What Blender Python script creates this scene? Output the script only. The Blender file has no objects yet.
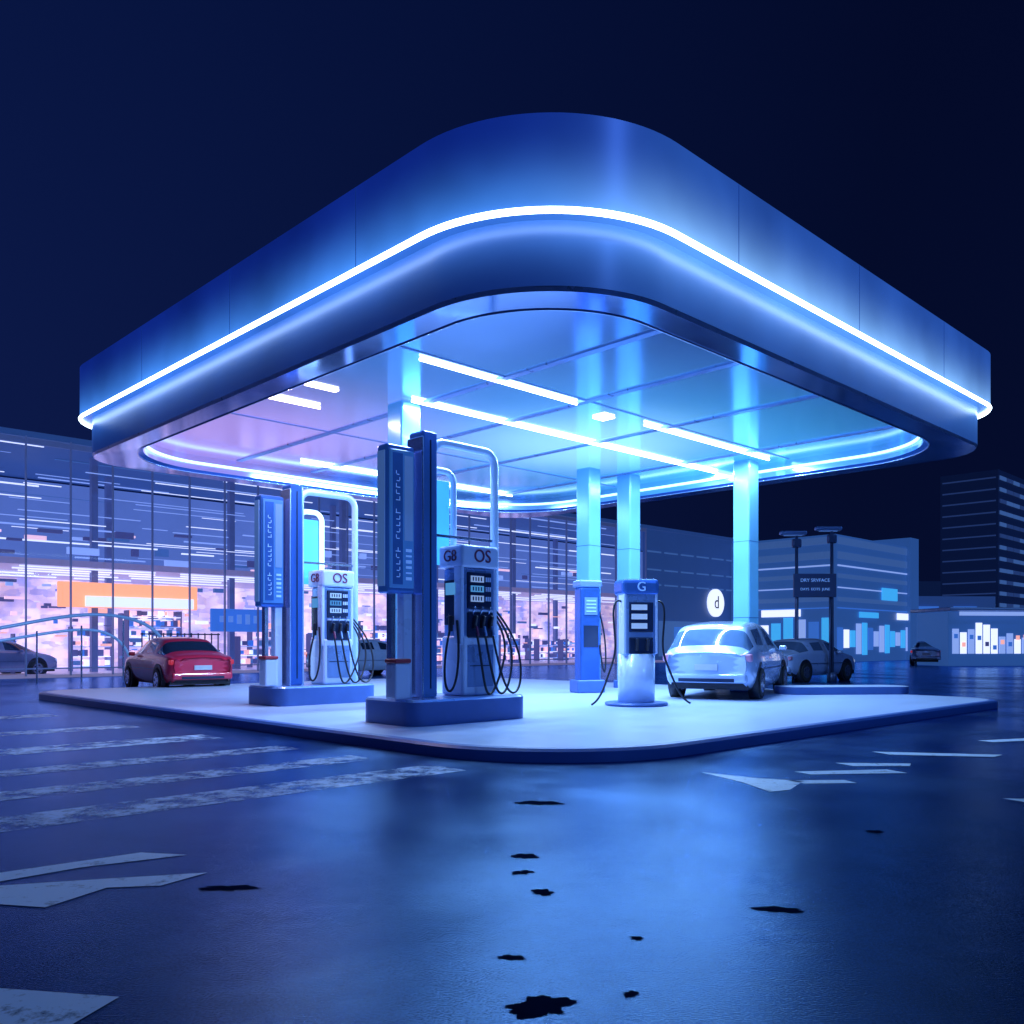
import bpy, bmesh, math, random
from mathutils import Vector, Matrix
random.seed(7)
scene = bpy.context.scene
scene.view_settings.view_transform = 'Standard'
scene.view_settings.look = 'None'
scene.view_settings.exposure = 0
ANG = math.radians(44.15)
col = scene.collection

# ------------------------------------------------------------------ materials
def mat(name, c, rough=0.5, metal=0.0, em=None, es=0.0, var=0.12, scale=6.0, bump=0.0, coat=0.0, spec=0.5, sample=False):
    m = bpy.data.materials.new(name); m.use_nodes = True
    nt = m.node_tree; N = nt.nodes; Lk = nt.links
    b = N['Principled BSDF']
    b.inputs['Roughness'].default_value = rough
    b.inputs['Metallic'].default_value = metal
    b.inputs['Coat Weight'].default_value = coat
    b.inputs['Specular IOR Level'].default_value = spec
    tc = N.new('ShaderNodeTexCoord'); nz = N.new('ShaderNodeTexNoise')
    nz.inputs['Scale'].default_value = scale; nz.inputs['Detail'].default_value = 5
    Lk.new(tc.outputs['Object'], nz.inputs['Vector'])
    mx = N.new('ShaderNodeMixRGB')
    mx.inputs[1].default_value = (*[x*(1-var) for x in c], 1)
    mx.inputs[2].default_value = (*[min(1, x*(1+var)) for x in c], 1)
    Lk.new(nz.outputs['Fac'], mx.inputs[0]); Lk.new(mx.outputs[0], b.inputs['Base Color'])
    mr = N.new('ShaderNodeMapRange')
    mr.inputs['To Min'].default_value = max(0.02, rough*0.75); mr.inputs['To Max'].default_value = min(1, rough*1.25)
    Lk.new(nz.outputs['Fac'], mr.inputs['Value']); Lk.new(mr.outputs[0], b.inputs['Roughness'])
    if bump:
        bp = N.new('ShaderNodeBump'); bp.inputs['Strength'].default_value = bump; bp.inputs['Distance'].default_value = 0.02
        Lk.new(nz.outputs['Fac'], bp.inputs['Height']); Lk.new(bp.outputs[0], b.inputs['Normal'])
    if em:
        b.inputs['Emission Color'].default_value = (*em, 1); b.inputs['Emission Strength'].default_value = es
        if not sample: m.cycles.emission_sampling = 'NONE'
    return m

def glassmat(name, tint, fac=0.12, rough=0.03):
    m = bpy.data.materials.new(name); m.use_nodes = True
    nt = m.node_tree; N = nt.nodes; Lk = nt.links; N.clear()
    o = N.new('ShaderNodeOutputMaterial'); mx = N.new('ShaderNodeMixShader')
    t = N.new('ShaderNodeBsdfTransparent'); t.inputs[0].default_value = (*tint, 1)
    g = N.new('ShaderNodeBsdfGlossy'); g.inputs['Roughness'].default_value = rough
    g.inputs[0].default_value = (.8, .9, 1, 1)
    lw = N.new('ShaderNodeLayerWeight'); lw.inputs[0].default_value = fac
    Lk.new(lw.outputs['Fresnel'], mx.inputs[0]); Lk.new(t.outputs[0], mx.inputs[1]); Lk.new(g.outputs[0], mx.inputs[2])
    Lk.new(mx.outputs[0], o.inputs[0]); return m

def painted_glow(name, z_led, z_far, base, rough, near_l, near_r, far_l, far_r, power):
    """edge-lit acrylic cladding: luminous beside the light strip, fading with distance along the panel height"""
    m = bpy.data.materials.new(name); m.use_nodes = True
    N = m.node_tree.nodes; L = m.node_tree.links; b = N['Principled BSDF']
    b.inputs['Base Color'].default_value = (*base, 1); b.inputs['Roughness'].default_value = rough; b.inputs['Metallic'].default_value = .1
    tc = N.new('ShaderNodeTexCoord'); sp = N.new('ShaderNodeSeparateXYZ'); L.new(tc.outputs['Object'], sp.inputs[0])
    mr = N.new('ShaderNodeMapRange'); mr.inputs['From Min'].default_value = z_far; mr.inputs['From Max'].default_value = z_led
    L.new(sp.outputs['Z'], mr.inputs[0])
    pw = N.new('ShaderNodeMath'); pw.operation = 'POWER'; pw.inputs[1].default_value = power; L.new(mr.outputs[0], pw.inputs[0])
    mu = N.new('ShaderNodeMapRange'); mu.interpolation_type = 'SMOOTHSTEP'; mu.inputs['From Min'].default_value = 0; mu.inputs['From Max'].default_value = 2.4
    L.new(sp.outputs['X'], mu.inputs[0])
    a = N.new('ShaderNodeMixRGB'); a.inputs[1].default_value = (*near_l, 1); a.inputs[2].default_value = (*near_r, 1); L.new(mu.outputs[0], a.inputs[0])  # left and right faces get different painted glow
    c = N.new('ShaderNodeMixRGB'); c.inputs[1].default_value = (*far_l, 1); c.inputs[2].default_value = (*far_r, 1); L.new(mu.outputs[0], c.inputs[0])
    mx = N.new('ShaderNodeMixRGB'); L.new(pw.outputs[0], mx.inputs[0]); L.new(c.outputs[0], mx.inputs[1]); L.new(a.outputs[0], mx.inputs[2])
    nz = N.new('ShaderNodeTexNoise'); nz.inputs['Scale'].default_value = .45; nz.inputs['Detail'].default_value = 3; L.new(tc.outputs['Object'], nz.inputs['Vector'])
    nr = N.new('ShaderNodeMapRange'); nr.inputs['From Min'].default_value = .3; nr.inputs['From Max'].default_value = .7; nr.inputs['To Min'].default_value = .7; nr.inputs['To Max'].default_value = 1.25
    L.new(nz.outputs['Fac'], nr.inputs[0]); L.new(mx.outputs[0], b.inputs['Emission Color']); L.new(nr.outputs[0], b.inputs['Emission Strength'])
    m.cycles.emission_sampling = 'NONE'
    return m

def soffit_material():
    """glossy panel ceiling with cyan (rear) and rose (one side) glow painted in as emission"""
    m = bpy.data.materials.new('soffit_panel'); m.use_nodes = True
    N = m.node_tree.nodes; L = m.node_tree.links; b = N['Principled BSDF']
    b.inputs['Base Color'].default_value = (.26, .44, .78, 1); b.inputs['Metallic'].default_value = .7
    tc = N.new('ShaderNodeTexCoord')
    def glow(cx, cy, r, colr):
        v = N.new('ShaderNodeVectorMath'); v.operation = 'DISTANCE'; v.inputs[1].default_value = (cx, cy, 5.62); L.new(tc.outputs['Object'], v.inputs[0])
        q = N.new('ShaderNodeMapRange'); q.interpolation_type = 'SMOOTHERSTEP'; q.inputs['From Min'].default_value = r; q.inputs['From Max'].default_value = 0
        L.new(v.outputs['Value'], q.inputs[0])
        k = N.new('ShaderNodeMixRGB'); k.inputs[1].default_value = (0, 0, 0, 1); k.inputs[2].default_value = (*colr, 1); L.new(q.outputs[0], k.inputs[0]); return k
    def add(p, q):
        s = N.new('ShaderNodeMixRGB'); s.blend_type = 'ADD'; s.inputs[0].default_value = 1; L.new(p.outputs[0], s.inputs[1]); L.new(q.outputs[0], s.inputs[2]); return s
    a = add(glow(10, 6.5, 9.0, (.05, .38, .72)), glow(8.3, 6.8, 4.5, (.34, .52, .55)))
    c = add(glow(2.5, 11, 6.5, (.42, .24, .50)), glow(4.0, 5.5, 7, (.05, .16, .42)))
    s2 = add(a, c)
    L.new(s2.outputs[0], b.inputs['Emission Color']); b.inputs['Emission Strength'].default_value = .8  # painted radial glows brighten the ceiling; no lamps behind them
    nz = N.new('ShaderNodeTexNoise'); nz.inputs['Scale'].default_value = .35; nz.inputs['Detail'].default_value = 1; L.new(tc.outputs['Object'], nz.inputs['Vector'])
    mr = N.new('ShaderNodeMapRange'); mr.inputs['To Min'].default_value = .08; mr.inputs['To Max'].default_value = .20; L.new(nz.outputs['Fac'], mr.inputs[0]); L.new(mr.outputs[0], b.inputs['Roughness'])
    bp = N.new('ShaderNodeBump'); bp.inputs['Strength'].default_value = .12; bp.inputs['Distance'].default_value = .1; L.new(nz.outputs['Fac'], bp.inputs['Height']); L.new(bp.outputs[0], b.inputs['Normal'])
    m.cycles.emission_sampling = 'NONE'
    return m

M = {}
M['fascia'] = painted_glow('painted_glow_upper_fascia', 6.0, 7.08, (0.04, 0.10, 0.45), .34, (.06, .28, .92), (.22, .50, .95), (.003, .016, .18), (.018, .075, .33), 2.6)  # LED glow painted into the fascia as an emission gradient
M['fascia2'] = painted_glow('painted_glow_lower_fascia', 6.02, 5.25, (0.03, 0.09, 0.32), .30, (.03, .14, .54), (.08, .26, .70), (.002, .012, .10), (.014, .06, .25), 2.0)
M['trim'] = mat('brushed_trim', (0.40, 0.56, 0.88), .12, .97, scale=2)
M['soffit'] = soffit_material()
M['beam'] = mat('soffit_beam', (0.3, 0.45, 0.78), .3, .5)
M['led'] = mat('led_white', (.8, .9, 1), em=(.66, .87, 1), es=8, sample=True)
M['led2'] = mat('cove_led', (.8, .9, 1), em=(.5, .8, 1), es=1.7, sample=True)
M['tube'] = mat('tube_light', (.9, .95, 1), em=(.7, .9, 1), es=8, sample=True)
M['warm'] = mat('warm_lamp', (1, .9, .8), em=(1, .80, .80), es=6, sample=True)
M['column'] = mat('cyan_column', (.14, .38, .66), .22, .15, em=(.03, .19, .48), es=.5, var=.25, scale=.8)  # weak emission puts a cyan glow into the column paint
M['conc'] = mat('island_concrete', (.40, .51, .76), .34, 0, scale=3, var=.10, bump=.05)
M['kerb'] = mat('island_kerb', (.04, .12, .42), .35, 0, scale=3)
M['plinth'] = mat('plinth_blue', (.06, .14, .42), .4, .1, scale=5)
M['white'] = mat('white_enamel', (.58, .70, .94), .28, .05, coat=.4, var=.04, scale=1)
M['grey'] = mat('blue_grey_metal', (.20, .34, .66), .28, .4, var=.06, scale=1)
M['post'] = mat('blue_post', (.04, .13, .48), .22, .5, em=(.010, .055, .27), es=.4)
M['chrome'] = mat('chrome_tube', (.50, .66, .95), .2, .8)
M['tubew'] = mat('pale_arch_tube', (.50, .66, .95), .25, .2, em=(.10, .28, .75), es=.35)  # slight emission put in to lighten the grey enamel
M['dark'] = mat('dark_panel', (.012, .025, .07), .25, 0)
M['rubber'] = mat('rubber', (.01, .014, .03), .45, 0)
M['screen'] = mat('screen_blue', (.02, .05, .1), .2, em=(.1, .4, .9), es=.6)
M['screenw'] = mat('screen_white', (.3, .4, .5), .3, em=(.4, .6, 1), es=.4)
M['ink'] = mat('ink_red', (.15, .015, .08), .4)
M['inkw'] = mat('ink_white', (.3, .5, .9), .4, em=(.18, .42, 1), es=.35)
M['red'] = mat('red_box', (.35, .03, .05), .4)
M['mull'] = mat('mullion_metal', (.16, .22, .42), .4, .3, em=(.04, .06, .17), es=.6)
M['mull2'] = mat('dark_metal', (.06, .10, .22), .4, .4)
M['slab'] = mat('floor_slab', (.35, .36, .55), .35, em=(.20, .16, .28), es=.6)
M['glass'] = glassmat('facade_glass', (.86, .90, 1), .18)
M['carglass'] = mat('car_glass', (.015, .03, .07), .06, 0, coat=1)
M['palecarglass'] = mat('tinted_car_glass', (.07, .13, .26), .06, 0, coat=1)
M['tire'] = mat('tyre', (.012, .014, .02), .7)
M['rim'] = mat('alloy_rim', (.45, .5, .62), .25, .9)
M['tail'] = mat('tail_light', (.3, .01, .02), .3, em=(1, .05, .08), es=.3)
M['tail2'] = mat('tail_light_pale', (.5, .22, .35), .3)
M['plate'] = mat('number_plate', (.5, .55, .65), .4)
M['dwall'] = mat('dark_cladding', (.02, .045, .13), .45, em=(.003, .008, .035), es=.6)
M['hwall'] = mat('blue_cladding', (.05, .12, .30), .45, em=(.012, .035, .13), es=.9, scale=.3, var=.3)  # faint emission lightens the walls like haze
M['mwall'] = mat('mall_cladding', (.05, .14, .34), .45, em=(.018, .065, .23), es=.95, scale=.3, var=.3)  # emission put into the walls to lift their blue
M['totem'] = mat('totem_lit_face', (.06, .18, .46), .2, em=(.02, .10, .36), es=.6, coat=1)
M['e_white'] = mat('lit_white', (.8, .8, .9), em=(.74, .80, 1), es=1.15)
M['e_pink'] = mat('lit_pink', (.8, .6, .7), em=(.95, .58, .70), es=.95)
M['e_rose'] = mat('lit_rose', (.8, .5, .5), em=(1, .45, .38), es=.9)
M['e_orange'] = mat('lit_orange', (.9, .4, .2), em=(1, .36, .18), es=1.25)
M['e_cyan'] = mat('lit_cyan', (.1, .5, .8), em=(.05, .42, .9), es=.85)
M['e_blue'] = mat('lit_blue', (.05, .2, .6), em=(.05, .20, .75), es=.6)
M['e_dim'] = mat('lit_dim_blue', (.1, .2, .4), em=(.07, .18, .52), es=.45)
M['e_faint'] = mat('faint_window', (.1, .2, .4), em=(.04, .09, .30), es=.30)
M['e_up'] = mat('upper_storey_wall', (.2, .25, .45), em=(.08, .15, .44), es=.8, var=.4, scale=.35)  # emission stands in for hazy light on the upper floor
M['e_line'] = mat('lit_line', (.3, .4, .8), em=(.30, .46, .95), es=.75)
M['int_dark'] = mat('interior_dark', (.10, .12, .26), .6, em=(.07, .08, .26), es=.5)

# ------------------------------------------------------------------ helpers
def empty(name, loc=(0, 0, 0), rot=0.0):
    e = bpy.data.objects.new(name, None); e.location = loc; e.rotation_euler = (0, 0, rot)
    e.empty_display_size = .3; col.objects.link(e); return e

def link(o, parent):
    col.objects.link(o)
    if parent: o.parent = parent
    return o

def mesh_from(name, verts, faces, mats, parent=None, mi=None, smooth=False):
    me = bpy.data.meshes.new(name); me.from_pydata(verts, [], faces)
    for m in (mats if isinstance(mats, list) else [mats]): me.materials.append(m)
    if mi:
        for p, i in zip(me.polygons, mi): p.material_index = i
    if smooth:
        for p in me.polygons: p.use_smooth = True
    me.update()
    return link(bpy.data.objects.new(name, me), parent)

def box(parent, name, c, s, m, bev=0.0, seg=3, rot=None):
    bm = bmesh.new(); bmesh.ops.create_cube(bm, size=1)
    bmesh.ops.scale(bm, vec=s, verts=bm.verts)
    if bev:
        bmesh.ops.bevel(bm, geom=list(bm.edges), offset=min(bev, min(s)*.45), segments=seg, affect='EDGES', profile=.5)
    me = bpy.data.meshes.new(name); bm.to_mesh(me); bm.free(); me.materials.append(m)
    o = bpy.data.objects.new(name, me); o.location = c
    if rot: o.rotation_euler = rot
    return link(o, parent)

def boxes(parent, name, items, mats):
    v = []; f = []; mi = []
    for c, s, k in items:
        b = len(v); x, y, z = c; a, d, h = s[0]/2, s[1]/2, s[2]/2
        v += [(x-a, y-d, z-h), (x+a, y-d, z-h), (x+a, y+d, z-h), (x-a, y+d, z-h),
              (x-a, y-d, z+h), (x+a, y-d, z+h), (x+a, y+d, z+h), (x-a, y+d, z+h)]
        f += [(b, b+3, b+2, b+1), (b+4, b+5, b+6, b+7), (b, b+1, b+5, b+4), (b+1, b+2, b+6, b+5),
              (b+2, b+3, b+7, b+6), (b+3, b, b+4, b+7)]
        mi += [k]*6
    return mesh_from(name, v, f, mats, parent, mi)

def cyl(parent, name, c, r, h, m, rot=None, r2=None, seg=32, bev=0):
    bm = bmesh.new()
    bmesh.ops.create_cone(bm, cap_ends=True, segments=seg, radius1=r, radius2=r if r2 is None else r2, depth=h)
    if bev:
        es = [e for e in bm.edges if abs(abs(e.verts[0].co.z)-h/2) < 1e-5 and abs(e.verts[0].co.z-e.verts[1].co.z) < 1e-5]
        bmesh.ops.bevel(bm, geom=es, offset=bev, segments=2, affect='EDGES')
    for f in bm.faces: f.smooth = len(f.verts) <= 4
    me = bpy.data.meshes.new(name); bm.to_mesh(me); bm.free(); me.materials.append(m)
    o = bpy.data.objects.new(name, me); o.location = c
    if rot: o.rotation_euler = rot
    return link(o, parent)

def tube(parent, name, pts, r, m, cyclic=False, nurbs=False, res=8, br=3):
    cu = bpy.data.curves.new(name, 'CURVE'); cu.dimensions = '3D'; cu.bevel_depth = r; cu.bevel_resolution = br
    sp = cu.splines.new('NURBS' if nurbs else 'POLY'); sp.points.add(len(pts)-1)
    for p, q in zip(sp.points, pts): p.co = (*q, 1)
    sp.use_cyclic_u = cyclic
    if nurbs: sp.use_endpoint_u = True; sp.order_u = 4; sp.resolution_u = res
    cu.materials.append(m); cu.use_fill_caps = True
    return link(bpy.data.objects.new(name, cu), parent)

def text(parent, name, s, c, size, m, rot=(math.pi/2, 0, 0), ext=.006):
    cu = bpy.data.curves.new(name, 'FONT'); cu.body = s; cu.size = size; cu.extrude = ext
    cu.align_x = 'CENTER'; cu.align_y = 'CENTER'; cu.materials.append(m)
    o = bpy.data.objects.new(name, cu); o.location = c; o.rotation_euler = rot
    return link(o, parent)

def rrect(x0, y0, x1, y1, rs, n=20):
    pts = []
    for (cx, cy, r, a0) in ((x0+rs[0], y0+rs[0], rs[0], 180), (x1-rs[1], y0+rs[1], rs[1], 270),
                            (x1-rs[2], y1-rs[2], rs[2], 0), (x0+rs[3], y1-rs[3], rs[3], 90)):
        for i in range(n+1):
            a = math.radians(a0+90*i/n); pts.append((cx+r*math.cos(a), cy+r*math.sin(a)))
    return pts

def wall(parent, name, pts, z0, z1, m, flip=False):
    n = len(pts); v = [(x, y, z0) for x, y in pts]+[(x, y, z1) for x, y in pts]
    f = [(i, (i+1) % n, n+(i+1) % n, n+i) for i in range(n)]
    if flip: f = [q[::-1] for q in f]
    return mesh_from(name, v, f, m, parent, smooth=True)

def ring(parent, name, a, za, b, zb, m):
    n = len(a); v = [(x, y, za) for x, y in a]+[(x, y, zb) for x, y in b]
    return mesh_from(name, v, [(i, (i+1) % n, n+(i+1) % n, n+i) for i in range(n)], m, parent)

def cap(parent, name, pts, z, m):
    return mesh_from(name, [(x, y, z) for x, y in pts], [tuple(range(len(pts)))], m, parent)

# ------------------------------------------------------------------ ground
def ground_material():
    """wet blue-black asphalt: blue diffuse aggregate under a bluish water film"""
    m = bpy.data.materials.new('wet_asphalt'); m.use_nodes = True
    N = m.node_tree.nodes; L = m.node_tree.links; N.clear()
    o = N.new('ShaderNodeOutputMaterial'); df = N.new('ShaderNodeBsdfDiffuse'); gl = N.new('ShaderNodeBsdfGlossy'); ms = N.new('ShaderNodeMixShader')
    gl.inputs['Color'].default_value = (.30, .56, 1.0, 1)
    fr = N.new('ShaderNodeFresnel'); fr.inputs['IOR'].default_value = 1.36
    tc = N.new('ShaderNodeTexCoord')
    big = N.new('ShaderNodeTexNoise'); big.inputs['Scale'].default_value = .38; big.inputs['Detail'].default_value = 5; big.inputs['Roughness'].default_value = .55
    fine = N.new('ShaderNodeTexNoise'); fine.inputs['Scale'].default_value = 85; fine.inputs['Detail'].default_value = 4
    mid = N.new('ShaderNodeTexNoise'); mid.inputs['Scale'].default_value = 2.6; mid.inputs['Detail'].default_value = 7; mid.inputs['Roughness'].default_value = .6
    for n in (big, fine, mid): L.new(tc.outputs['Object'], n.inputs['Vector'])
    cr = N.new('ShaderNodeValToRGB'); cr.color_ramp.elements[0].position = .36; cr.color_ramp.elements[0].color = (.003, .011, .052, 1)
    cr.color_ramp.elements[1].position = .70; cr.color_ramp.elements[1].color = (.012, .036, .14, 1)
    ad = N.new('ShaderNodeMath'); ad.operation = 'MULTIPLY_ADD'; ad.inputs[1].default_value = .5; ad.inputs[2].default_value = 0
    L.new(mid.outputs['Fac'], ad.inputs[0])
    ad2 = N.new('ShaderNodeMath'); ad2.operation = 'MULTIPLY_ADD'; ad2.inputs[1].default_value = .5
    L.new(fine.outputs['Fac'], ad2.inputs[0]); L.new(ad.outputs[0], ad2.inputs[2])
    L.new(ad2.outputs[0], cr.inputs[0]); L.new(cr.outputs[0], df.inputs['Color'])
    rr = N.new('ShaderNodeMapRange'); rr.inputs['From Min'].default_value = .36; rr.inputs['From Max'].default_value = .64
    rr.inputs['To Min'].default_value = .09; rr.inputs['To Max'].default_value = .27
    L.new(big.outputs['Fac'], rr.inputs['Value']); L.new(rr.outputs[0], gl.inputs['Roughness'])
    bp = N.new('ShaderNodeBump'); bp.inputs['Strength'].default_value = .5; bp.inputs['Distance'].default_value = .005
    L.new(fine.outputs['Fac'], bp.inputs['Height'])
    bp2 = N.new('ShaderNodeBump'); bp2.inputs['Strength'].default_value = .06; bp2.inputs['Distance'].default_value = .03
    L.new(mid.outputs['Fac'], bp2.inputs['Height']); L.new(bp.outputs[0], bp2.inputs['Normal'])
    for n in (df, gl, fr): L.new(bp2.outputs[0], n.inputs['Normal'])
    L.new(fr.outputs[0], ms.inputs[0]); L.new(df.outputs[0], ms.inputs[1]); L.new(gl.outputs[0], ms.inputs[2]); L.new(ms.outputs[0], o.inputs[0])
    return m
mesh_from('ground', [(-500, -60, 0), (500, -60, 0), (500, 900, 0), (-500, 900, 0)], [(0, 1, 2, 3)], ground_material())

def paint_material(name, lo, hi, top, base, sc):
    m = bpy.data.materials.new(name); m.use_nodes = True
    N = m.node_tree.nodes; L = m.node_tree.links; b = N['Principled BSDF']; o = N['Material Output']
    b.inputs['Base Color'].default_value = (*base, 1); b.inputs['Roughness'].default_value = .38; b.inputs['IOR'].default_value = 1.2
    tc = N.new('ShaderNodeTexCoord'); nz = N.new('ShaderNodeTexNoise'); nz.inputs['Scale'].default_value = sc; nz.inputs['Detail'].default_value = 10; nz.inputs['Roughness'].default_value = .75
    L.new(tc.outputs['Object'], nz.inputs['Vector'])
    cr = N.new('ShaderNodeValToRGB'); cr.color_ramp.elements[0].position = lo; cr.color_ramp.elements[1].position = hi
    cr.color_ramp.elements[0].color = (0, 0, 0, 1); cr.color_ramp.elements[1].color = (top, top, top, 1)
    L.new(nz.outputs['Fac'], cr.inputs[0])
    t = N.new('ShaderNodeBsdfTransparent'); mx = N.new('ShaderNodeMixShader')
    L.new(cr.outputs[0], mx.inputs[0]); L.new(t.outputs[0], mx.inputs[1]); L.new(b.outputs[0], mx.inputs[2]); L.new(mx.outputs[0], o.inputs[0])
    return m
PW = paint_material('worn_road_paint', .42, .58, .85, (.50, .68, .98), 3.0)
PA = paint_material('road_paint', .30, .46, .95, (.60, .78, 1.0), 6)
def uv(u, v, z): return (.718*u-.697*v, .697*u+.718*v, z)
v = []; f = []
for v0, v1, u0, u1 in ((6.8, 7.4, -6, 5.95), (8.15, 8.65, -8, 5.8), (9.6, 10.1, -9, 5.7), (11.4, 12.1, -10, 5.6), (13.8, 14.4, -12, 5.4), (16.9, 17.6, -14, 5.2), (20.5, 21.2, -14, 5)):
    b = len(v); v += [uv(u0, v0, .003), uv(u1, v0, .003), uv(u1, v1, .003), uv(u0, v1, .003)]; f.append((b, b+1, b+2, b+3))
mesh_from('road_marking', v, f, PW)
polys = [
 [(-3.3, 4.92), (-2.89, 5.01), (-2.30, 5.49), (-1.99, 5.43), (-2.50, 5.12), (-2.79, 4.82), (-3.2, 4.7)][::-1],
 [(-3.1, 4.62), (-2.74, 4.74), (-2.31, 4.86), (-1.72, 5.01), (-1.88, 4.74), (-2.15, 4.70), (-2.29, 4.35), (-2.54, 4.40), (-3.1, 4.3)][::-1],
 [(-2.4, 3.36), (-1.92, 3.33), (-1.44, 3.25), (-1.50, 3.0), (-2.3, 2.8)][::-1],
 [(1.9, 8.9), (2.37, 8.50), (2.75, 8.35), (2.46, 7.84), (2.25, 7.73), (2.15, 8.25)][::-1],
 [(2.85, 8.95), (3.85, 9.1), (3.95, 8.85), (2.95, 8.75)][::-1],
 [(2.6, 8.38), (3.15, 8.4), (3.2, 8.22), (2.7, 8.18)][::-1],
 [(3.5, 9.6), (4.3, 9.55), (4.2, 9.35), (3.6, 9.35)][::-1],
 [(4.3, 10.6), (5.7, 10.3), (5.5, 10.1), (4.4, 10.3)][::-1],
 [(6.2, 11.8), (9, 12.8), (9, 12.5), (6.3, 11.6)][::-1],
 [(4.1, 7.4), (5.2, 7.3), (5.2, 7.15), (4.2, 7.2)][::-1],
]
v = []; f = []
for p in polys:
    b = len(v); v += [(x, y, .003) for x, y in p]; f.append(tuple(range(b, b+len(p))))
mesh_from('arrow_marking', v, f, PA)
TP = bpy.data.materials.new('tar_patch'); TP.use_nodes = True
_N = TP.node_tree.nodes; _L = TP.node_tree.links; _N.clear()
_o = _N.new('ShaderNodeOutputMaterial'); _d = _N.new('ShaderNodeBsdfDiffuse'); _n = _N.new('ShaderNodeTexNoise'); _n.inputs['Scale'].default_value = 25
_r = _N.new('ShaderNodeValToRGB'); _r.color_ramp.elements[0].color = (.001, .003, .014, 1); _r.color_ramp.elements[1].color = (.006, .016, .06, 1)
_L.new(_n.outputs['Fac'], _r.inputs[0]); _L.new(_r.outputs[0], _d.inputs[0]); _L.new(_d.outputs[0], _o.inputs[0])
v = []; f = []
for x, y, rx, ry in ((.22, 7.2, .17, .11), (.08, 5.4, .07, .08), (.06, 5.02, .06, .05), (.16, 4.62, .07, .05), (0, 3.66, .05, .035), (.1, 3.17, .13, .09), (.44, 3.28, .03, .03), (1.3, 4.32, .12, .05), (.55, 3.9, .04, .02), (2.5, 6.1, .08, .04), (-1.5, 4.7, .14, .06)):
    b = len(v); n = 60; ph = random.random()*6
    for i in range(n):
        a = i/n*2*math.pi; k = .8+.22*math.sin(2*a+ph)+.14*math.sin(5*a+ph*2)+.08*math.sin(11*a+ph*3)+.16*random.random()
        v.append((x+rx*k*math.cos(a), y+ry*k*math.sin(a), .003))
    f.append(tuple(range(b, b+n)))
mesh_from('pothole_patches', v, f, TP)

# ------------------------------------------------------------------ island
isl = empty('forecourt_pavement', (.47, 8.73, 0), ANG)
o0 = rrect(0, 0, 13.8, 17.6, (2.1, 1.1, 1.5, 1.4))
o1 = rrect(.04, .04, 13.76, 17.56, (2.06, 1.06, 1.46, 1.36))
wall(isl, 'kerb_face', o0, 0, .12, M['kerb'])
ring(isl, 'kerb_chamfer', o0, .12, o1, .15, M['kerb'])
o2 = rrect(.16, .16, 13.64, 17.44, (1.94, .94, 1.34, 1.24))
ring(isl, 'kerb_top', o1, .15, o2, .152, M['plinth'])
cap(isl, 'slab_top', o2, .152, M['conc'])

# ------------------------------------------------------------------ canopy
can = empty('gas_station_canopy', (.40, 8.73, 0), ANG)
CX, CY = 13.7, 14.5
def outl(i):
    return rrect(i, i, CX-i, CY-i, tuple(max(.15, r-i*.8) for r in (2.1, 1.25, 1.6, 1.25)), 24)
def rec(i):
    return rrect(i, i, CX-i, CY-i, (1.7, 1.9, 2.4, 1.9), 24)
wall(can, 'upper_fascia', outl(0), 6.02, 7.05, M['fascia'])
ring(can, 'upper_fascia_cap', outl(0), 7.05, outl(.12), 7.08, M['trim'])
cap(can, 'roof', outl(.12), 7.06, M['dwall'])
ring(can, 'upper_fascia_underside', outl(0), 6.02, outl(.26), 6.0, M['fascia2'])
tube(can, 'edge_light_strip', [(x, y, 6.0) for x, y in outl(.01)], .036, M['led'], True, br=1)
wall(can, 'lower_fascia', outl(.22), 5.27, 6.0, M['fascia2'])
ring(can, 'bottom_trim', outl(.22), 5.27, outl(.25), 5.22, M['beam'])
ring(can, 'bottom_rim', outl(.25), 5.22, rec(.72), 5.24, M['trim'])
ring(can, 'rim_lip', rec(.72), 5.24, rec(.80), 5.29, M['post'])
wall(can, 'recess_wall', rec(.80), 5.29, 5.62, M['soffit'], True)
tube(can, 'rim_bead', [(x, y, 5.235) for x, y in rec(.72)], .014, M['chrome'], True, br=2)
tube(can, 'cove_light_strip', [(x, y, 5.44) for x, y in rec(.84)], .032, M['led2'], True, br=1)
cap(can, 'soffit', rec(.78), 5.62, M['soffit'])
for k, x in enumerate((3.6, 5.6, 8.2, 11.4)):
    box(can, 'soffit_beam_%d' % k, (x, CY/2, 5.62), (.14, CY-1.9, .05), M['beam'])
for k, y in enumerate((4.4, 9.6)):
    box(can, 'soffit_rail_%d' % k, (CX/2, y, 5.618), (CX-1.9, .04, .03), M['beam'])
for k, p in enumerate((3.4, 6.8, 10.2)):
    box(can, 'fascia_joint_%d' % k, (p, 0, 6.54), (.008, .008, 1.0), M['post'])
    box(can, 'fascia_joint_l%d' % k, (0, p, 6.54), (.008, .008, 1.0), M['post'])
inv = Matrix.Translation(Vector((.40, 8.73, 0))) @ Matrix.Rotation(ANG, 4, 'Z'); inv = inv.inverted()
def tolocal(x, y, z): return tuple(inv @ Vector((x, y, z)))
tubes = [((-1.39, 13.37), (1.16, 15.87)), ((-1.77, 15.68), (6.6, 23.7)), ((2.6, 17.4), (6.0, 20.7)), ((-4.6, 15.1), (-3.5, 16.15)), ((-5.0, 21.0), (0, 25.8)), ]
for k, (a, b) in enumerate(tubes):
    tube(can, 'ceiling_tube_%d' % k, [tolocal(*a, 5.585), tolocal(*b, 5.585)], .026, M['tube'] if k != 3 else M['warm'], br=1)
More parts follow.
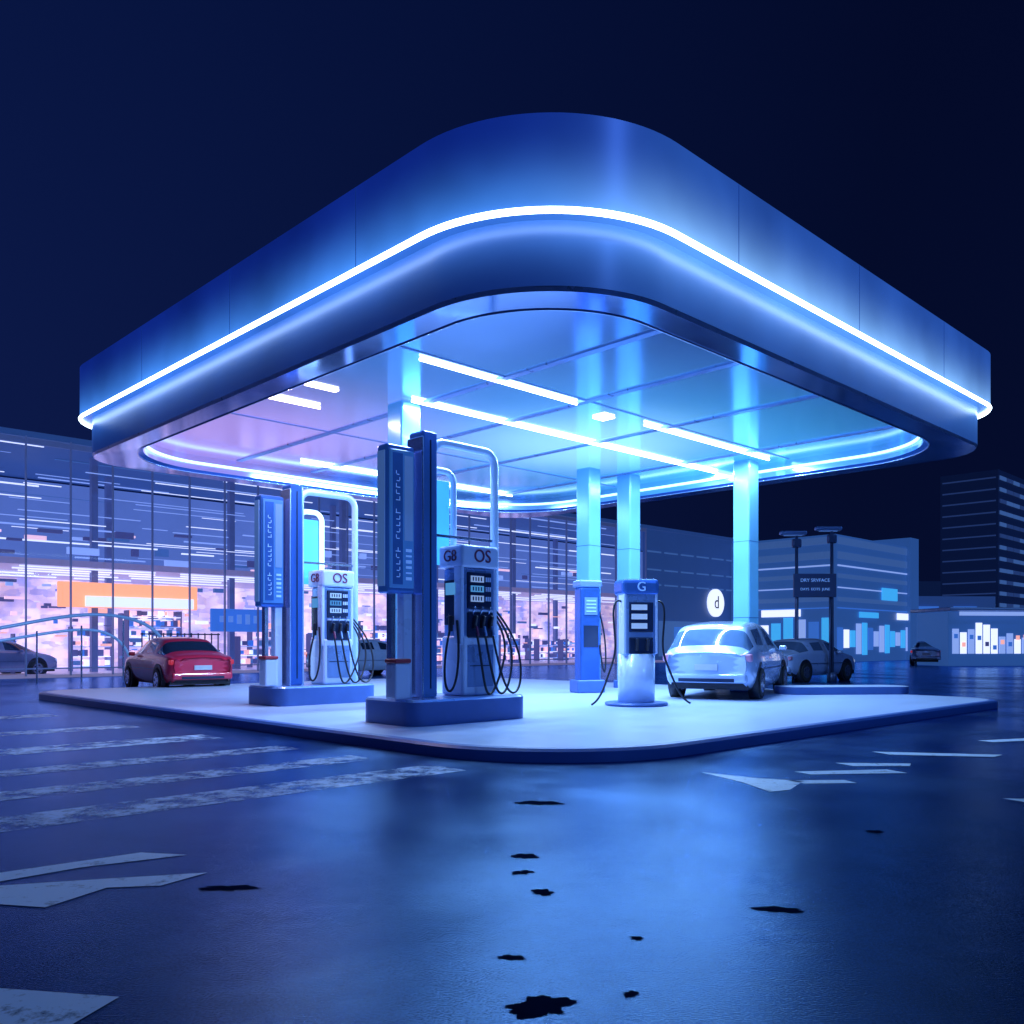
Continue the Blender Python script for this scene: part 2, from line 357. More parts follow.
q = tolocal(1.75, 16.9, 5.6); box(can, 'ceiling_panel_lamp', q, (.3, .3, .03), M['warm'])
q = tolocal(-3.2, 14.9, 5.6); box(can, 'ceiling_spot_lamp', q, (.6, .12, .03), M['warm'])
cols = ((-1.95, 16), (5.56, 21.06), (1.9, 22), (3.0, 22.8))
for k, (x, y) in enumerate(cols):
    q = tolocal(x, y, 0)
    box(can, 'column_%d' % k, (q[0], q[1], (5.62+.15)/2), (.44, .44, 5.47), M['column'], .04)
    box(can, 'column_base_%d' % k, (q[0], q[1], .25), (.56, .56, .2), M['plinth'], .02)
    for z_ in (1.9, 3.7): box(can, 'column_joint', (q[0], q[1], z_), (.445, .445, .012), M['post'])

def area(parent, name, loc, sx, sy, power, color, rot=(0, 0, 0)):
    l = bpy.data.lights.new(name, 'AREA'); l.shape = 'RECTANGLE'; l.size = sx; l.size_y = sy; l.energy = power; l.color = color
    o = bpy.data.objects.new(name, l); o.location = loc; o.rotation_euler = rot; return link(o, parent)
for k, (a, b) in enumerate(tubes):
    mx = ((a[0]+b[0])/2, (a[1]+b[1])/2); ln = math.dist(a, b); q = tolocal(*mx, 5.55)
    area(can, 'tube_lamp_%d' % k, q, ln, .05, 85*ln if k != 3 else 100, (.42, .68, 1) if k != 3 else (1, .7, .75))

# ------------------------------------------------------------------ dispensers
def pump(P, x, y, z, w=.72, d=.55, h=2.25):
    box(P, 'base_cabinet', (x, y, z+.45*h/2.25), (w*.94, d*.94, .9*h/2.25), M['white'], .05)
    box(P, 'upper_cabinet', (x, y, z+h*.62), (w*.86, d*.86, h*.46), M['grey'], .04)
    box(P, 'header', (x, y, z+h*.925), (w*1.04, d*1.02, h*.15), M['white'], .05)
    for s in (-1, 1):
        box(P, 'side_pillar', (x+s*w*.46, y-d*.28, z+h*.60), (w*.10, d*.3, h*.52), M['white'], .02)
    fy = y-d*.44
    box(P, 'display_panel', (x-w*.02, fy, z+h*.70), (w*.66, .05, h*.24), M['dark'], .015)
    for r in range(3):
        box(P, 'display', (x-w*.10, fy-.028, z+h*(.775-.065*r)), (w*.36, .012, h*.042), M['screenw'] if r != 1 else M['screen'])
        for g in range(4): box(P, 'digit', (x-w*(.22-.075*g), fy-.036, z+h*(.775-.065*r)), (w*.03, .004, h*.026), M['dark'])
        for c_ in range(3):
            box(P, 'key', (x+w*(.15+.055*c_), fy-.028, z+h*(.775-.065*r)), (w*.035, .012, h*.03), M['white'])
    box(P, 'nozzle_bay', (x, fy, z+h*.47), (w*.70, .06, h*.17), M['dark'], .015)
    box(P, 'grade_strip', (x, fy-.004, z+h*.565), (w*.68, .06, h*.012), M['white'])
    for i, u in enumerate((-.22, 0.0, .22)):
        nx = x+w*u
        box(P, 'nozzle_body', (nx, fy-.075, z+h*.49), (.05, .07, .20), M['rubber'], .018, rot=(.25, 0, 0))
        box(P, 'nozzle_grip', (nx, fy-.125, z+h*.43), (.035, .035, .15), M['ink'] if i == 0 else M['grey'], .012, rot=(-.3, 0, 0))
        cyl(P, 'nozzle_spout', (nx, fy-.04, z+h*.56), .012, .16, M['chrome'], rot=(.5, 0, 0), seg=10)
        tube(P, 'hose', [(nx, fy-.11, z+h*.42), (nx+.01, fy-.17, z+h*.30), (nx+.05+.04*i, fy-.22, z+h*.06), (nx+.18+.10*i, fy-.2, z-.04),
                         (nx+.46+.10*i, fy-.12, z+h*.10), (x+w*.86+.08*i, fy-.02, z+h*.40), (x+w*.5, y-d*.2, z+h*(.55+.03*i))], .018, M['rubber'], nurbs=True)
    lx = x-w*.5
    box(P, 'side_panel', (lx+.02, y, z+h*.62), (.04, d*.6, h*.3), M['dark'], .015)
    box(P, 'side_nozzle', (lx-.05, y-.05, z+h*.48), (.07, .05, .24), M['rubber'], .018)
    box(P, 'side_screen', (lx-.006, y, z+h*.71), (.015, d*.4, h*.08), M['screen'])
    tube(P, 'side_hose', [(lx-.06, y-.05, z+h*.44), (lx-.16, y-.05, z+h*.3), (lx-.26, y-.12, z+.1), (lx-.12, y-.22, z+.0), (lx-.02, y-.24, z+h*.25), (lx-.02, y-.16, z+h*.5)], .018, M['rubber'], nurbs=True)
    box(P, 'lower_door', (x, y-d*.47-.003, z+h*.2), (w*.72, .012, h*.28), M['grey'], .005)
    box(P, 'door_line', (x, y-d*.47-.012, z+h*.2), (w*.60, .008, .012), M['dark'])
    text(P, 'header_text', 'OS', (x+.02, y-d*.51-.006, z+h*.925), .27, M['ink'])
    text(P, 'header_side_text', 'G8', (x-w*.52-.006, y, z+h*.925), .24, M['ink'], rot=(math.pi/2, 0, -math.pi/2))

def arch(P, name, x0, x1, y, z0, z1, r, t, m):
    pts = [(x0, y, z0)]
    for i in range(9):
        a = math.pi-math.pi/2*i/8; pts.append((x0+r+r*math.cos(a), y, z1-r+r*math.sin(a)))
    for i in range(9):
        a = math.pi/2-math.pi/2*i/8; pts.append((x1-r+r*math.cos(a), y, z1-r+r*math.sin(a)))
    pts.append((x1, y, z0)); return tube(P, name, pts, t, m)

def unit(ox, oy, s=1.0):
    P = empty('fuel_dispenser', (ox, oy, .152), ANG); P.scale = (s, s, s)
    pts = rrect(0, 0, 2.25, 1.3, (.25, .25, .25, .25), 8)
    pin = rrect(.03, .03, 2.22, 1.27, (.22, .22, .22, .22), 8)
    wall(P, 'plinth_side', pts, 0, .33, M['plinth']); ring(P, 'plinth_edge', pts, .33, pin, .36, M['grey']); cap(P, 'plinth_top', pin, .36, M['grey'])
    pump(P, 1.49, .55, .36)
    box(P, 'blue_post', (.66, .62, .36+1.93), (.28, .34, 3.86), M['post'], .04)
    box(P, 'post_trim', (.50, .60, .36+1.88), (.03, .36, 3.76), M['chrome'], .01)
    box(P, 'post_groove', (.66, .446, .36+1.93), (.02, .012, 3.6), M['dark'])
    arch(P, 'outer_arch', .86, 2.12, .66, .36, 4.14, .22, .065, M['tubew'])
    arch(P, 'inner_arch', 1.0, 1.52, .95, .36, 3.8, .18, .05, M['led2'] if s < 1 else M['tubew'])
    box(P, 'back_screen', (1.26, .99, 3.0), (.40, .05, 1.3), M['e_cyan'], .02)
    box(P, 'cross_bar', (1.48, .66, 2.75), (1.2, .04, .04), M['chrome'])
    T = empty('advertising_totem', (ox, oy, .152), ANG); T.scale = (s, s, s)
    box(T, 'panel', (.17, .62, 2.9), (.50, .24, 2.1), M['post'], .04)
    box(T, 'side_light', (-.088, .62, 2.9), (.02, .16, 1.9), M['e_dim'])
    box(T, 'face_panel', (.17, .49, 2.9), (.42, .03, 1.95), M['totem'], .01)
    box(T, 'face_inset', (.09, .472, 2.9), (.17, .01, 1.85), M['post'])
    box(T, 'face_screen', (.28, .472, 3.2), (.14, .01, 1.2), M['e_dim'])
    box(T, 'leg', (.08, .62, 1.1), (.08, .12, 1.52), M['chrome'], .01); box(T, 'leg_2', (.32, .62, 1.1), (.16, .16, 1.52), M['white'], .02)
    rr = random.Random(3)
    for i in range(18):
        zc = 2.08+.09*i
        if i % 6 == 5: continue
        box(T, 'glyph', (.09, .466, zc), (rr.uniform(.04, .09), .004, .012), M['inkw']); box(T, 'glyph_stem', (.09+rr.choice((-.03, 0, .03)), .466, zc+.03), (.012, .004, .045), M['inkw'])
    for i in range(6):
        box(T, 'line', (.28, .466, 2.06+.08*i), (.10, .004, rr.uniform(.01, .05)), M['inkw'])
    box(T, 'extinguisher_box', (.0, .35, .62), (.26, .24, .5), M['white'], .03)
    box(T, 'extinguisher_lid', (.0, .35, .90), (.28, .26, .06), M['red'], .02)
    return P
unit(-1.34, 12.05); unit(-4.2, 15.9, .98)

P = empty('fuel_dispenser', (2.3, 16.4, .152), math.radians(12))
cyl(P, 'base_disc', (0, 0, .03), .58, .06, M['plinth'], seg=48, bev=.015)
cyl(P, 'lower_drum', (0, 0, .5), .34, .9, M['white'], seg=40)
box(P, 'upper_cabinet', (0, 0, 1.5), (.62, .5, 1.2), M['grey'], .06)
box(P, 'header', (0, 0, 2.17), (.72, .56, .30), M['post'], .08)
box(P, 'display_panel', (0, -.25, 1.62), (.46, .04, .55), M['dark'], .015)
for i in range(3): box(P, 'display', (-.04, -.275, 1.80-.17*i), (.3, .012, .10), M['screenw'])
box(P, 'nozzle_bay', (0, -.25, 1.1), (.46, .05, .3), M['dark'], .015)
box(P, 'nozzle', (.1, -.32, 1.12), (.05, .07, .22), M['rubber'], .015, rot=(.2, 0, 0)); box(P, 'nozzle_2', (-.1, -.32, 1.12), (.05, .07, .22), M['rubber'], .015, rot=(.2, 0, 0))
for s in (-1, 1):
    box(P, 'side_strip', (s*.30, -.1, 1.5), (.06, .3, 1.1), M['white'], .02)
    tube(P, 'hose', [(s*.3, -.1, 1.9), (s*.5, -.15, 2.0), (s*.5, -.15, 1.5), (s*.42, -.15, 1.0), (s*.62, -.2, .55), (s*.78, -.25, .12), (s*.95, -.28, .04)], .02, M['rubber'], nurbs=True)
text(P, 'header_text', 'G', (0, -.29, 2.17), .24, M['inkw'])
P = empty('fuel_dispenser', (1.75, 20.6, .152), math.radians(20))
box(P, 'base', (0, 0, .15), (.7, .5, .3), M['plinth'], .04)
box(P, 'cabinet', (0, 0, 1.35), (.5, .4, 2.2), M['post'], .06)
box(P, 'screen', (0, -.205, 2.0), (.32, .02, .4), M['e_dim']); box(P, 'panel', (0, -.205, 1.3), (.36, .02, .5), M['dark'])
for i in range(4): box(P, 'display', (0, -.22, 1.88+.08*i), (.24, .01, .03), M['inkw'])
box(P, 'header', (0, 0, 2.52), (.56, .46, .16), M['grey'], .04)
tube(P, 'hose', [(.25, -.1, 1.9), (.42, -.1, 1.4), (.45, -.1, .5), (.35, -.15, .3), (.22, -.2, 1.1)], .02, M['rubber'], nurbs=True)
P = empty('traffic_island', (7.5, 20.2, .152), math.radians(5))
pts = rrect(-1.5, -.5, 1.5, .5, (.4, .4, .4, .4), 8); wall(P, 'kerb', pts, 0, .17, M['plinth']); cap(P, 'top', pts, .17, M['conc'])

# ------------------------------------------------------------------ vehicles
def vehicle(name, loc, heading, st, paint, kind='car', glass=None, tail=None):
    P = empty(name, loc, math.radians(heading))
    V = []; F = []; mi = []
    for (x, zb, belt, top, w, wr, k) in st:
        half = [(w*.86, zb), (w*.97, zb+.13), (w, (zb+belt)/2+.03), (w*.975, belt-.03), (w*.94, belt+.015), (wr*1.02, top-.07), (wr*.88, top-.01), (0, top+.02)]
        V += [(x, a, z) for a, z in half] + [(x, -a, z) for a, z in half[:-1][::-1]]
    n = 15
    for i in range(len(st)-1):
        k = st[i][6]
        for j in range(n-1):
            F.append((i*n+j, i*n+j+1, (i+1)*n+j+1, (i+1)*n+j))
            jj = j if j < 7 else 13-j
            mi.append(1 if (k == 'c' and jj == 4) or (k == 's' and jj in (4, 5, 6)) else 0)
    F.append(tuple(range(n))); mi.append(0)
    F.append(tuple(reversed(range((len(st)-1)*n, len(st)*n)))); mi.append(0)
    o = mesh_from('body', V, F, [paint, glass or M['carglass']], P, mi, True)
    sm = o.modifiers.new('s', 'SUBSURF'); sm.levels = 2; sm.render_levels = 2
    L0, L1 = st[0][0], st[-1][0]; W = max(s[4] for s in st)
    box(P, 'underbody', (0, 0, .28), (L1-L0-.3, W*1.7, .14), M['rubber'])
    for sx in (L0+.88, L1-.88):
        for sy in (-1, 1):
            cyl(P, 'wheel_arch', (sx, sy*(W-.11), .36), .40, .20, M['rubber'], rot=(math.pi/2, 0, 0))
            cyl(P, 'tyre', (sx, sy*(W-.10), .33), .33, .24, M['tire'], rot=(math.pi/2, 0, 0), bev=.03)
            cyl(P, 'rim', (sx, sy*(W-.10), .33), .21, .25, M['rim'], rot=(math.pi/2, 0, 0), bev=.01)
            for a in range(5):
                box(P, 'spoke_gap', (sx+.13*math.cos(a*1.2566), sy*(W+.027), .33+.13*math.sin(a*1.2566)), (.06, .008, .06), M['dark'])
    r = st[1]; zt = r[2]-.13; TL = tail or M['tail']
    for sy in (-1, 1):
        if kind == 'van': box(P, 'tail_light', (L0+.09, sy*(r[4]-.16), zt), (.16, .34, .16), TL, .04)
        else: box(P, 'tail_light', (L0+.10, sy*(r[4]-.20), zt), (.16, .36, .13), TL, .03)
        box(P, 'head_light', (L1-.12, sy*(r[4]-.22), st[-1][2]-.02), (.2, .28, .11), M['screenw'], .03)
        box(P, 'mirror', (L1-1.55, sy*(W+.07), st[-3][2]+.06), (.12, .16, .11), paint, .03)
        box(P, 'door_crease', (0, sy*(W+.004), .62), (2.4, .012, .015), M['mull2'])
    box(P, 'rear_bumper', (L0+.10, 0, .44), (.24, W*1.72, .20), paint, .06)
    box(P, 'bumper_insert', (L0-.022, 0, .40), (.02, W*1.2, .07), M['dark'])
    box(P, 'number_plate', (L0-.012, 0, .66), (.03, .46, .12), M['plate'])
    box(P, 'front_bumper', (L1-.10, 0, .42), (.24, W*1.66, .20), paint, .06)
    return P
SED = [(-2.30, .42, .86, .90, .74, .56, 'b'), (-2.20, .26, .93, .99, .86, .68, 'b'), (-1.72, .22, .97, 1.04, .90, .70, 's'),
       (-1.05, .22, .98, 1.40, .92, .62, 'p'), (-.93, .22, .98, 1.43, .92, .63, 'c'), (-.06, .22, .97, 1.47, .92, .63, 'p'),
       (.06, .22, .97, 1.47, .92, .63, 'c'), (.62, .22, .96, 1.42, .92, .62, 's'), (1.32, .22, .94, 1.01, .91, .70, 'b'),
       (1.95, .24, .84, .89, .88, .66, 'b'), (2.22, .34, .68, .72, .76, .52, 'b')]
WAG = [(-2.36, .42, .90, .94, .80, .70, 'b'), (-2.26, .26, .98, 1.03, .90, .76, 's'), (-1.85, .22, 1.02, 1.50, .93, .70, 'p'), (-1.72, .22, 1.02, 1.54, .94, .70, 'c'),
       (-.75, .22, 1.02, 1.62, .94, .71, 'p'), (-.62, .22, 1.02, 1.62, .94, .71, 'c'), (.5, .22, 1.0, 1.56, .94, .69, 's'),
       (1.35, .22, .98, 1.05, .92, .74, 'b'), (2.0, .24, .88, .93, .89, .68, 'b'), (2.3, .36, .70, .74, .76, .54, 'b')]
RED = mat('red_car_paint', (.62, .025, .08), .32, .1, coat=.6)
PALE = mat('pale_car_paint', (.42, .56, .85), .25, .2, coat=1)
PALE2 = mat('blue_car_paint', (.34, .48, .80), .3, .1, coat=1)
SILV = mat('silver_car_paint', (.3, .38, .6), .25, .4, coat=1)
vehicle('parked_car', (-9.5, 25.0, 0), 128, SED, RED)
vehicle('parked_car', (4.95, 20.0, .152), 64, WAG, PALE, 'van', M['palecarglass'], M['tail2'])
vehicle('parked_car', (10.2, 31.0, 0), 42, SED, PALE2, glass=M['palecarglass'], tail=M['tail2'])
vehicle('parked_car', (-19.5, 33.0, 0), 60, SED, SILV)
vehicle('parked_car', (-6.0, 36.0, 0), 50, SED, PALE)
vehicle('parked_car', (25.0, 53.0, 0), 60, SED, SILV)

# ------------------------------------------------------------------ glass showroom building
B = empty('glass_showroom_building', (-18.5, 32.0, 0), ANG)
X0, X1, H, D = -10.0, 50.0, 9.1, 9.0
def shop_wall_material():  # shop lighting painted into the wall as uneven emission
    m = bpy.data.materials.new('shop_back_wall'); m.use_nodes = True
    N = m.node_tree.nodes; L = m.node_tree.links; b = N['Principled BSDF']; b.inputs['Roughness'].default_value = .6
    tc = N.new('ShaderNodeTexCoord'); mp = N.new('ShaderNodeMapping'); L.new(tc.outputs['Object'], mp.inputs[0])
    mp.inputs['Scale'].default_value = (1.1, 0, 2.6)
    vo = N.new('ShaderNodeTexVoronoi'); vo.distance = 'CHEBYCHEV'; vo.inputs['Scale'].default_value = 1.5; L.new(mp.outputs[0], vo.inputs['Vector'])
    sp = N.new('ShaderNodeSeparateColor'); L.new(vo.outputs['Color'], sp.inputs[0])
    cr = N.new('ShaderNodeValToRGB'); cr.color_ramp.interpolation = 'CONSTANT'
    E = cr.color_ramp.elements; E[0].color = (.16, .18, .50, 1); E[1].position = .22; E[1].color = (.85, .62, .82, 1)
    for p_, c_ in ((.40, (.42, .44, .85, 1)), (.55, (1.0, .74, .74, 1)), (.66, (.30, .30, .70, 1)), (.80, (1.0, .50, .40, 1)), (.86, (.95, .86, .95, 1))):
        e_ = E.new(p_); e_.color = c_
    L.new(sp.outputs[0], cr.inputs[0])
    n2 = N.new('ShaderNodeTexNoise'); n2.inputs['Scale'].default_value = .8; n2.inputs['Detail'].default_value = 8; L.new(tc.outputs['Object'], n2.inputs['Vector'])
    c2 = N.new('ShaderNodeValToRGB'); c2.color_ramp.elements[0].color = (.36, .36, .80, 1); c2.color_ramp.elements[0].position = .35; c2.color_ramp.elements[1].color = (1, .72, .76, 1); c2.color_ramp.elements[1].position = .60
    L.new(n2.outputs['Fac'], c2.inputs[0])
    mx = N.new('ShaderNodeMixRGB'); mx.inputs[0].default_value = .65; L.new(cr.outputs[0], mx.inputs[1]); L.new(c2.outputs[0], mx.inputs[2])
    nz = N.new('ShaderNodeTexNoise'); nz.inputs['Scale'].default_value = .35; nz.inputs['Detail'].default_value = 6; L.new(tc.outputs['Object'], nz.inputs['Vector'])
    mr = N.new('ShaderNodeMapRange'); mr.inputs['From Min'].default_value = .35; mr.inputs['From Max'].default_value = .65; mr.inputs['To Min'].default_value = .45; mr.inputs['To Max'].default_value = 1.2
    L.new(nz.outputs['Fac'], mr.inputs[0])
    L.new(mx.outputs[0], b.inputs['Emission Color']); L.new(mr.outputs[0], b.inputs['Emission Strength']); L.new(mx.outputs[0], b.inputs['Base Color'])
    m.cycles.emission_sampling = 'NONE'
    return m
mesh_from('ground_floor_back_wall', [(X0, D, 0), (X1, D, 0), (X1, D, 4.3), (X0, D, 4.3)], [(0, 1, 2, 3)], shop_wall_material(), B)
box(B, 'upper_back_wall', ((X0+X1)/2, D, 6.6), (X1-X0, .1, 4.4), M['e_up'])
box(B, 'shop_floor', ((X0+X1)/2, D/2, .06), (X1-X0, D, .12), M['slab'])
box(B, 'mezzanine_slab', ((X0+X1)/2, D/2+.4, 4.4), (X1-X0, D-.9, .25), M['slab'])
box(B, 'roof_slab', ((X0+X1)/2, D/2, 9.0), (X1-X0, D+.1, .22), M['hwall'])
box(B, 'end_wall', (X1, D/2, 4.5), (.2, D, 8.8), M['dwall'])
mesh_from('glazing', [(X0, 0, .1), (38, 0, .1), (38, 0, 8.85), (X0, 0, 8.85)], [(0, 1, 2, 3)], M['glass'], B)
box(B, 'solid_bay', (44, .1, 4.5), (12, .16, 8.7), M['hwall'])
it = []
x = X0
while x < 38.1:
    it.append(((x, -.03, 4.5), (.045, .12, 8.85), 0)); x += 1.55
for z in (.35, 8.75): it.append((((X0+38)/2, -.02, z), (38-X0, .10, .05 if z < 8 else .2), 0))
for x in range(-8, 38, 6): it.append(((x, 2.2, 4.5), (.25, .25, 8.8), 0)); it.append(((x+2, 6.2, 4.5), (.25, .25, 8.8), 0))
boxes(B, 'mullions', it, [M['mull']])
it = []
for y in (1.0, 2.2, 3.4, 4.8, 6.6):
    x = X0+.5
    while x < 37:
        l = random.uniform(2.5, 7); it.append(((x+l/2, y, 4.22), (l, .10, .05), 0)); x += l+random.uniform(.5, 2)
for y in (1.2, 3.4, 6.0, 8.3):  # thin glowing bars imitating light trails and their reflections
    for z in (8.8, 7.9, 7.0, 6.1, 5.3):
        x = X0+random.uniform(0, 3)
        while x < 37:
            l = random.uniform(1, 9); it.append(((x+l/2, y, z+random.uniform(-.2, .2)), (l, .08, random.choice([.02, .03, .06])), random.choice([9, 9, 8, 8, 8, 4]))); x += l+random.uniform(1, 5)
for k in range(26):
    x0 = random.uniform(X0+1, 35); y = random.uniform(1.5, 7.8); w = random.uniform(1.5, 3.2); hh = random.uniform(1.4, 2.6)
    for s_ in range(int(hh/.42)):
        it.append(((x0+w/2, y, .3+.42*s_), (w, .45, .03), 9 if s_ % 2 else 8))
        xx = x0
        while xx < x0+w-.1:
            g = random.uniform(.1, .3); it.append(((xx+g/2, y, .3+.42*s_+.16), (g*.85, .3, random.uniform(.15, .3)), random.choice([2, 3, 4, 5, 6, 7, 7, 7, 10]))); xx += g
    it.append(((x0, y, hh/2+.1), (.04, .5, hh), 7)); it.append(((x0+w, y, hh/2+.1), (.04, .5, hh), 7))
for k in range(260):
    x = random.uniform(X0+1, 37); y = random.uniform(1.2, 8.4); w = random.uniform(.08, .8); h = random.uniform(.1, .5)
    it.append(((x, y, random.uniform(.6, 3.9)), (w, .15, h*.4), random.choice([2, 3, 4, 5, 6, 7, 7, 10, 8, 9])))
for k in range(60):
    x = random.uniform(X0+1, 37); y = random.uniform(1.5, 8.4)
    it.append(((x, y, random.uniform(4.8, 6.2)), (random.uniform(.2, 1.2), .2, random.uniform(.05, .35)), random.choice([4, 8, 8, 7, 7, 3])))
boxes(B, 'interior_fittings_and_streaks', it, [M['e_white'], M['e_blue'], M['e_pink'], M['e_pink'], M['e_dim'], M['e_blue'], M['e_white'], M['int_dark'], M['e_line'], M['e_white'], M['e_rose']])
for k in range(6):
    tube(B, 'display_ramp_%d' % k, [(-1.5+2.0*math.cos(a*.35), 4+2.0*math.sin(a*.35), 1.0+.42*k+.03*a) for a in range(19)], .05, M['e_pink'] if k % 2 else M['e_white'], br=1)
box(B, 'orange_sign', (5.0, .9, 3.2), (5.6, .12, 1.0), M['e_orange'], .3, 6)
box(B, 'white_sign_band', (5.4, .80, 2.95), (4.4, .06, .42), M['e_white'], .02)
box(B, 'blue_sign', (9.6, .7, 2.3), (2.6, .12, 1.0), M['e_blue'], .04)
for k in range(5): box(B, 'sign_mark_%d' % k, (8.8+.4*k, .62, 2.35), (.22, .03, random.uniform(.2, .5)), M['inkw'])
cyl(B, 'round_sign', (46.2, -.12, 4.2), 1.0, .16, M['e_white'], rot=(math.pi/2, 0, 0), seg=48)
text(B, 'round_sign_mark', 'd', (46.2, -.22, 4.2), 1.3, M['dark'])
it = []
for k in range(6):
    for z in (7.4, 6.2, 5.2): it.append(((39+1.9*k, -.02, z), (1.5, .06, .10), 0))
it.append(((42, -.02, 1.6), (5.0, .06, 2.4), 0)); it.append(((42, -.06, 1.3), (1.6, .04, 2.2), 1)); it.append(((47.3, -.02, 1.4), (3, .06, 2), 2))
boxes(B, 'solid_bay_lights', it, [M['e_dim'], M['e_blue'], M['e_line']])

R = empty('handrail', (-15.6, 29.5, 0), ANG)
tube(R, 'rail_top', [(-6, 0, .9), (-2, 0, 1.6), (0, 0, 2.1), (1.6, 0, 2.35), (3.2, 0, 2.2), (4.2, 0, 1.5), (4.4, 0, .1)], .06, M['tubew'], nurbs=True)
tube(R, 'rail_mid', [(-6, .6, .6), (-2, .6, 1.2), (0, .6, 1.6), (1.6, .6, 1.85), (2.6, .6, 1.6), (3.1, .6, .9), (3.2, .6, .1)], .05, M['tubew'], nurbs=True)
for k in range(5): tube(R, 'rail_post_%d' % k, [(-3+k*1.4, 0, 0), (-3+k*1.4, 0, 1.3+.2*k)], .03, M['chrome'])
F_ = empty('metal_fence', (-14.2, 34.0, 0), ANG)
it = [((k*.28, 0, .9), (.04, .04, 1.6), 0) for k in range(12)]+[((1.55, 0, z), (3.2, .05, .05), 0) for z in (.3, 1.0, 1.65)]
boxes(F_, 'bars', it, [M['mull2']])

# ------------------------------------------------------------------ right-hand buildings
B = empty('shopping_mall_building', (21.9, 60.0, 0), ANG)
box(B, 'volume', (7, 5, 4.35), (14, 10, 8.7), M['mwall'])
it = []
for z, h, k in ((8.3, .5, 0), (7.3, .5, 0), (6.6, .10, 4), (5.9, .3, 0), (5.1, .08, 4), (4.3, .3, 0), (3.7, .08, 1)):
    it.append(((7, -.03, z), (13.4, .06, h), k)); it.append(((-.03, 4, z), (.06, 7.6, h), k))
for k in range(14): it.append(((.6+.95*k, -.05, 1.6), (.7, .08, random.uniform(1.0, 2.4)), random.choice([2, 1, 3, 4, 2])))
for k in range(8): it.append(((-.05, .6+.95*k, 1.8), (.08, .7, random.uniform(1.4, 2.6)), random.choice([2, 1, 4, 3])))
it.append(((5, -.1, 3.3), (3, .1, .4), 2)); it.append(((11, -.1, 3.3), (2.2, .1, .5), 3)); it.append(((8.5, -.1, 4.9), (2.6, .1, .9), 2)); it.append(((-.1, 4, 3.4), (.1, 3, .5), 3))
boxes(B, 'facade_lights', it, [M['e_dim'], M['e_blue'], M['e_cyan'], M['e_white'], M['e_line']])
box(B, 'stair_tower', (12.6, 1.2, 4.7), (1.6, 3, 9.4), M['mwall'])

B = empty('office_building', (43.9, 80.0, 0), ANG)
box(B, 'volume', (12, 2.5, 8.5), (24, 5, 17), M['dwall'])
it = []
for fl in range(15):
    z = 1.6+1.05*fl
    for k in range(12):
        it.append(((1.2+1.9*k, -.04, z), (1.7, .08, .34), random.choice([0, 0, 3, 3, 2])))
    it.append(((-.04, 2.5, z), (.08, 4.6, .12), 3))
boxes(B, 'windows', it, [M['e_dim'], M['e_line'], M['e_dim'], M['e_faint']])

B = empty('roadside_kiosk', (24.6, 50.0, 0), math.radians(8))
box(B, 'body', (2.6, 1.5, 1.55), (5.2, 3, 3.1), M['mwall'], .05)
box(B, 'roof', (2.6, 1.3, 3.2), (5.8, 3.8, .2), M['white'], .05)
box(B, 'sign_band', (2.6, -.60, 2.95), (4.6, .06, .22), M['e_line'])
for k in range(10):
    hh = random.uniform(.8, 1.9)
    box(B, 'window_%d' % k, (.45+.48*k, -.02, .7+hh/2), (.38, .06, hh), random.choice([M['e_white'], M['e_pink'], M['e_line'], M['e_line']]))
for k in range(10): box(B, 'poster_%d' % k, (.45+.48*k, -.06, .9+random.random()), (.22, .03, .25), random.choice([M['e_rose'], M['e_blue'], M['int_dark']]))

B = empty('row_of_shops', (10.5, 72, 0), math.radians(4))
it = [((10, 4, 2.6), (40, 8, 5.2), 0)]
for k in range(60):
    it.append(((-9+.66*k, -.05, random.uniform(.8, 2.8)), (random.uniform(.2, .6), .1, random.uniform(.2, 1.4)), random.choice([1, 2, 3, 4, 5, 1, 3])))
    if k % 5 == 0: it.append(((-9+.66*k, -.12, 4.1), (2.0, .1, .5), random.choice([2, 3, 1, 5])))
boxes(B, 'shopfronts', it, [M['hwall'], M['e_blue'], M['e_cyan'], M['e_white'], M['e_pink'], M['e_dim']])

B = empty('distant_buildings', (0, 140, 0), 0)
it = []
x = -150
while x < 170:
    w = random.uniform(8, 20); h = random.uniform(5, 11); it.append(((x+w/2, 0, h/2), (w, 10, h), 0))
    for k in range(int(w/1.6)):
        for z in range(1, int(h/1.8)):
            if random.random() < .45: it.append(((x+1+k*1.6, -5.05, z*1.8), (.9, .1, .5), random.choice([1, 1, 2, 3])))
    x += w+random.uniform(0, 5)
boxes(B, 'blocks', it, [M['dwall'], M['e_faint'], M['e_dim'], M['e_pink']])

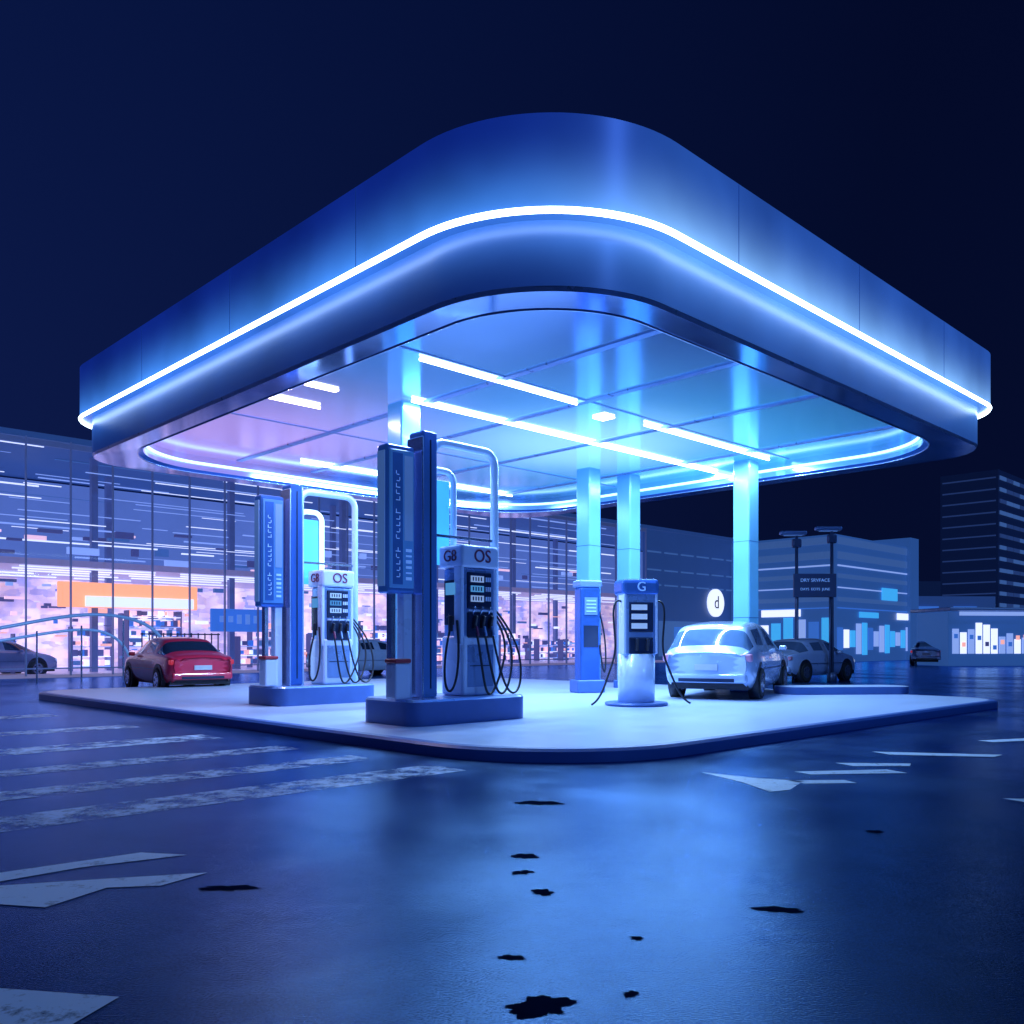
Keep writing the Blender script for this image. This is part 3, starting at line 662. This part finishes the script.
for name, px, h in (('street_lamp', 9.7, 5.05), ('street_lamp', 10.9, 5.2)):
    P = empty(name, (px, 30.2, 0))
    cyl(P, 'pole', (0, 0, h/2), .07, h, M['mull2'], r2=.05, seg=16); cyl(P, 'foot', (0, 0, .15), .16, .3, M['mull2'], seg=16)
    box(P, 'lamp_head', (-.12, 0, h), (.9, .25, .14), M['grey'], .05); box(P, 'lens', (-.12, 0, h-.08), (.6, .16, .03), M['e_dim'])
    box(P, 'collar', (0, 0, h-.35), (.3, .2, .3), M['mull2'], .05)
P = empty('direction_sign', (10.25, 30.0, 0))
box(P, 'panel', (0, 0, 3.25), (1.45, .08, .8), M['dwall'], .02)
text(P, 'line_1', 'DRY SRVFACE', (0, -.045, 3.42), .16, M['inkw']); text(P, 'line_2', 'DAYS  ECITS  JUNE', (0, -.045, 3.12), .12, M['inkw'])
for s in (-1, 1): cyl(P, 'post', (s*.55, .1, 1.6), .035, 3.2, M['mull2'], seg=12)

# ------------------------------------------------------------------ sky & added blue fill
w = bpy.data.worlds.new('World'); scene.world = w; w.use_nodes = True
N = w.node_tree.nodes; L = w.node_tree.links; bg = N['Background']
tc = N.new('ShaderNodeTexCoord'); sx = N.new('ShaderNodeSeparateXYZ'); L.new(tc.outputs['Generated'], sx.inputs[0])
cr = N.new('ShaderNodeValToRGB'); e = cr.color_ramp.elements
e[0].position = 0; e[0].color = (.0020, .0048, .030, 1); e[1].position = .7; e[1].color = (.0010, .0034, .024, 1)
L.new(sx.outputs['Z'], cr.inputs[0])
mr = N.new('ShaderNodeMapRange'); mr.inputs['From Min'].default_value = .35; mr.inputs['From Max'].default_value = -.6; mr.inputs['To Min'].default_value = .85; mr.inputs['To Max'].default_value = 2.4
L.new(sx.outputs['X'], mr.inputs[0]); L.new(cr.outputs[0], bg.inputs[0]); L.new(mr.outputs[0], bg.inputs[1])
s = bpy.data.lights.new('blue_fill_sun', 'SUN'); s.energy = .5; s.color = (.15, .38, 1); s.angle = math.radians(3)  # unseen source added to light the right fascia and ground blue
so = bpy.data.objects.new('blue_fill_sun', s); so.rotation_euler = Vector((-.62, .6, -.5)).to_track_quat('-Z', 'Y').to_euler(); col.objects.link(so)

# ------------------------------------------------------------------ camera
c = bpy.data.cameras.new('camera'); c.lens = 31.15; c.sensor_width = 36; c.shift_y = .128; c.clip_end = 3000; c.clip_start = .05
co = bpy.data.objects.new('camera', c); co.location = (0, 0, 1.3); co.rotation_euler = (math.pi/2, 0, 0); col.objects.link(co); scene.camera = co
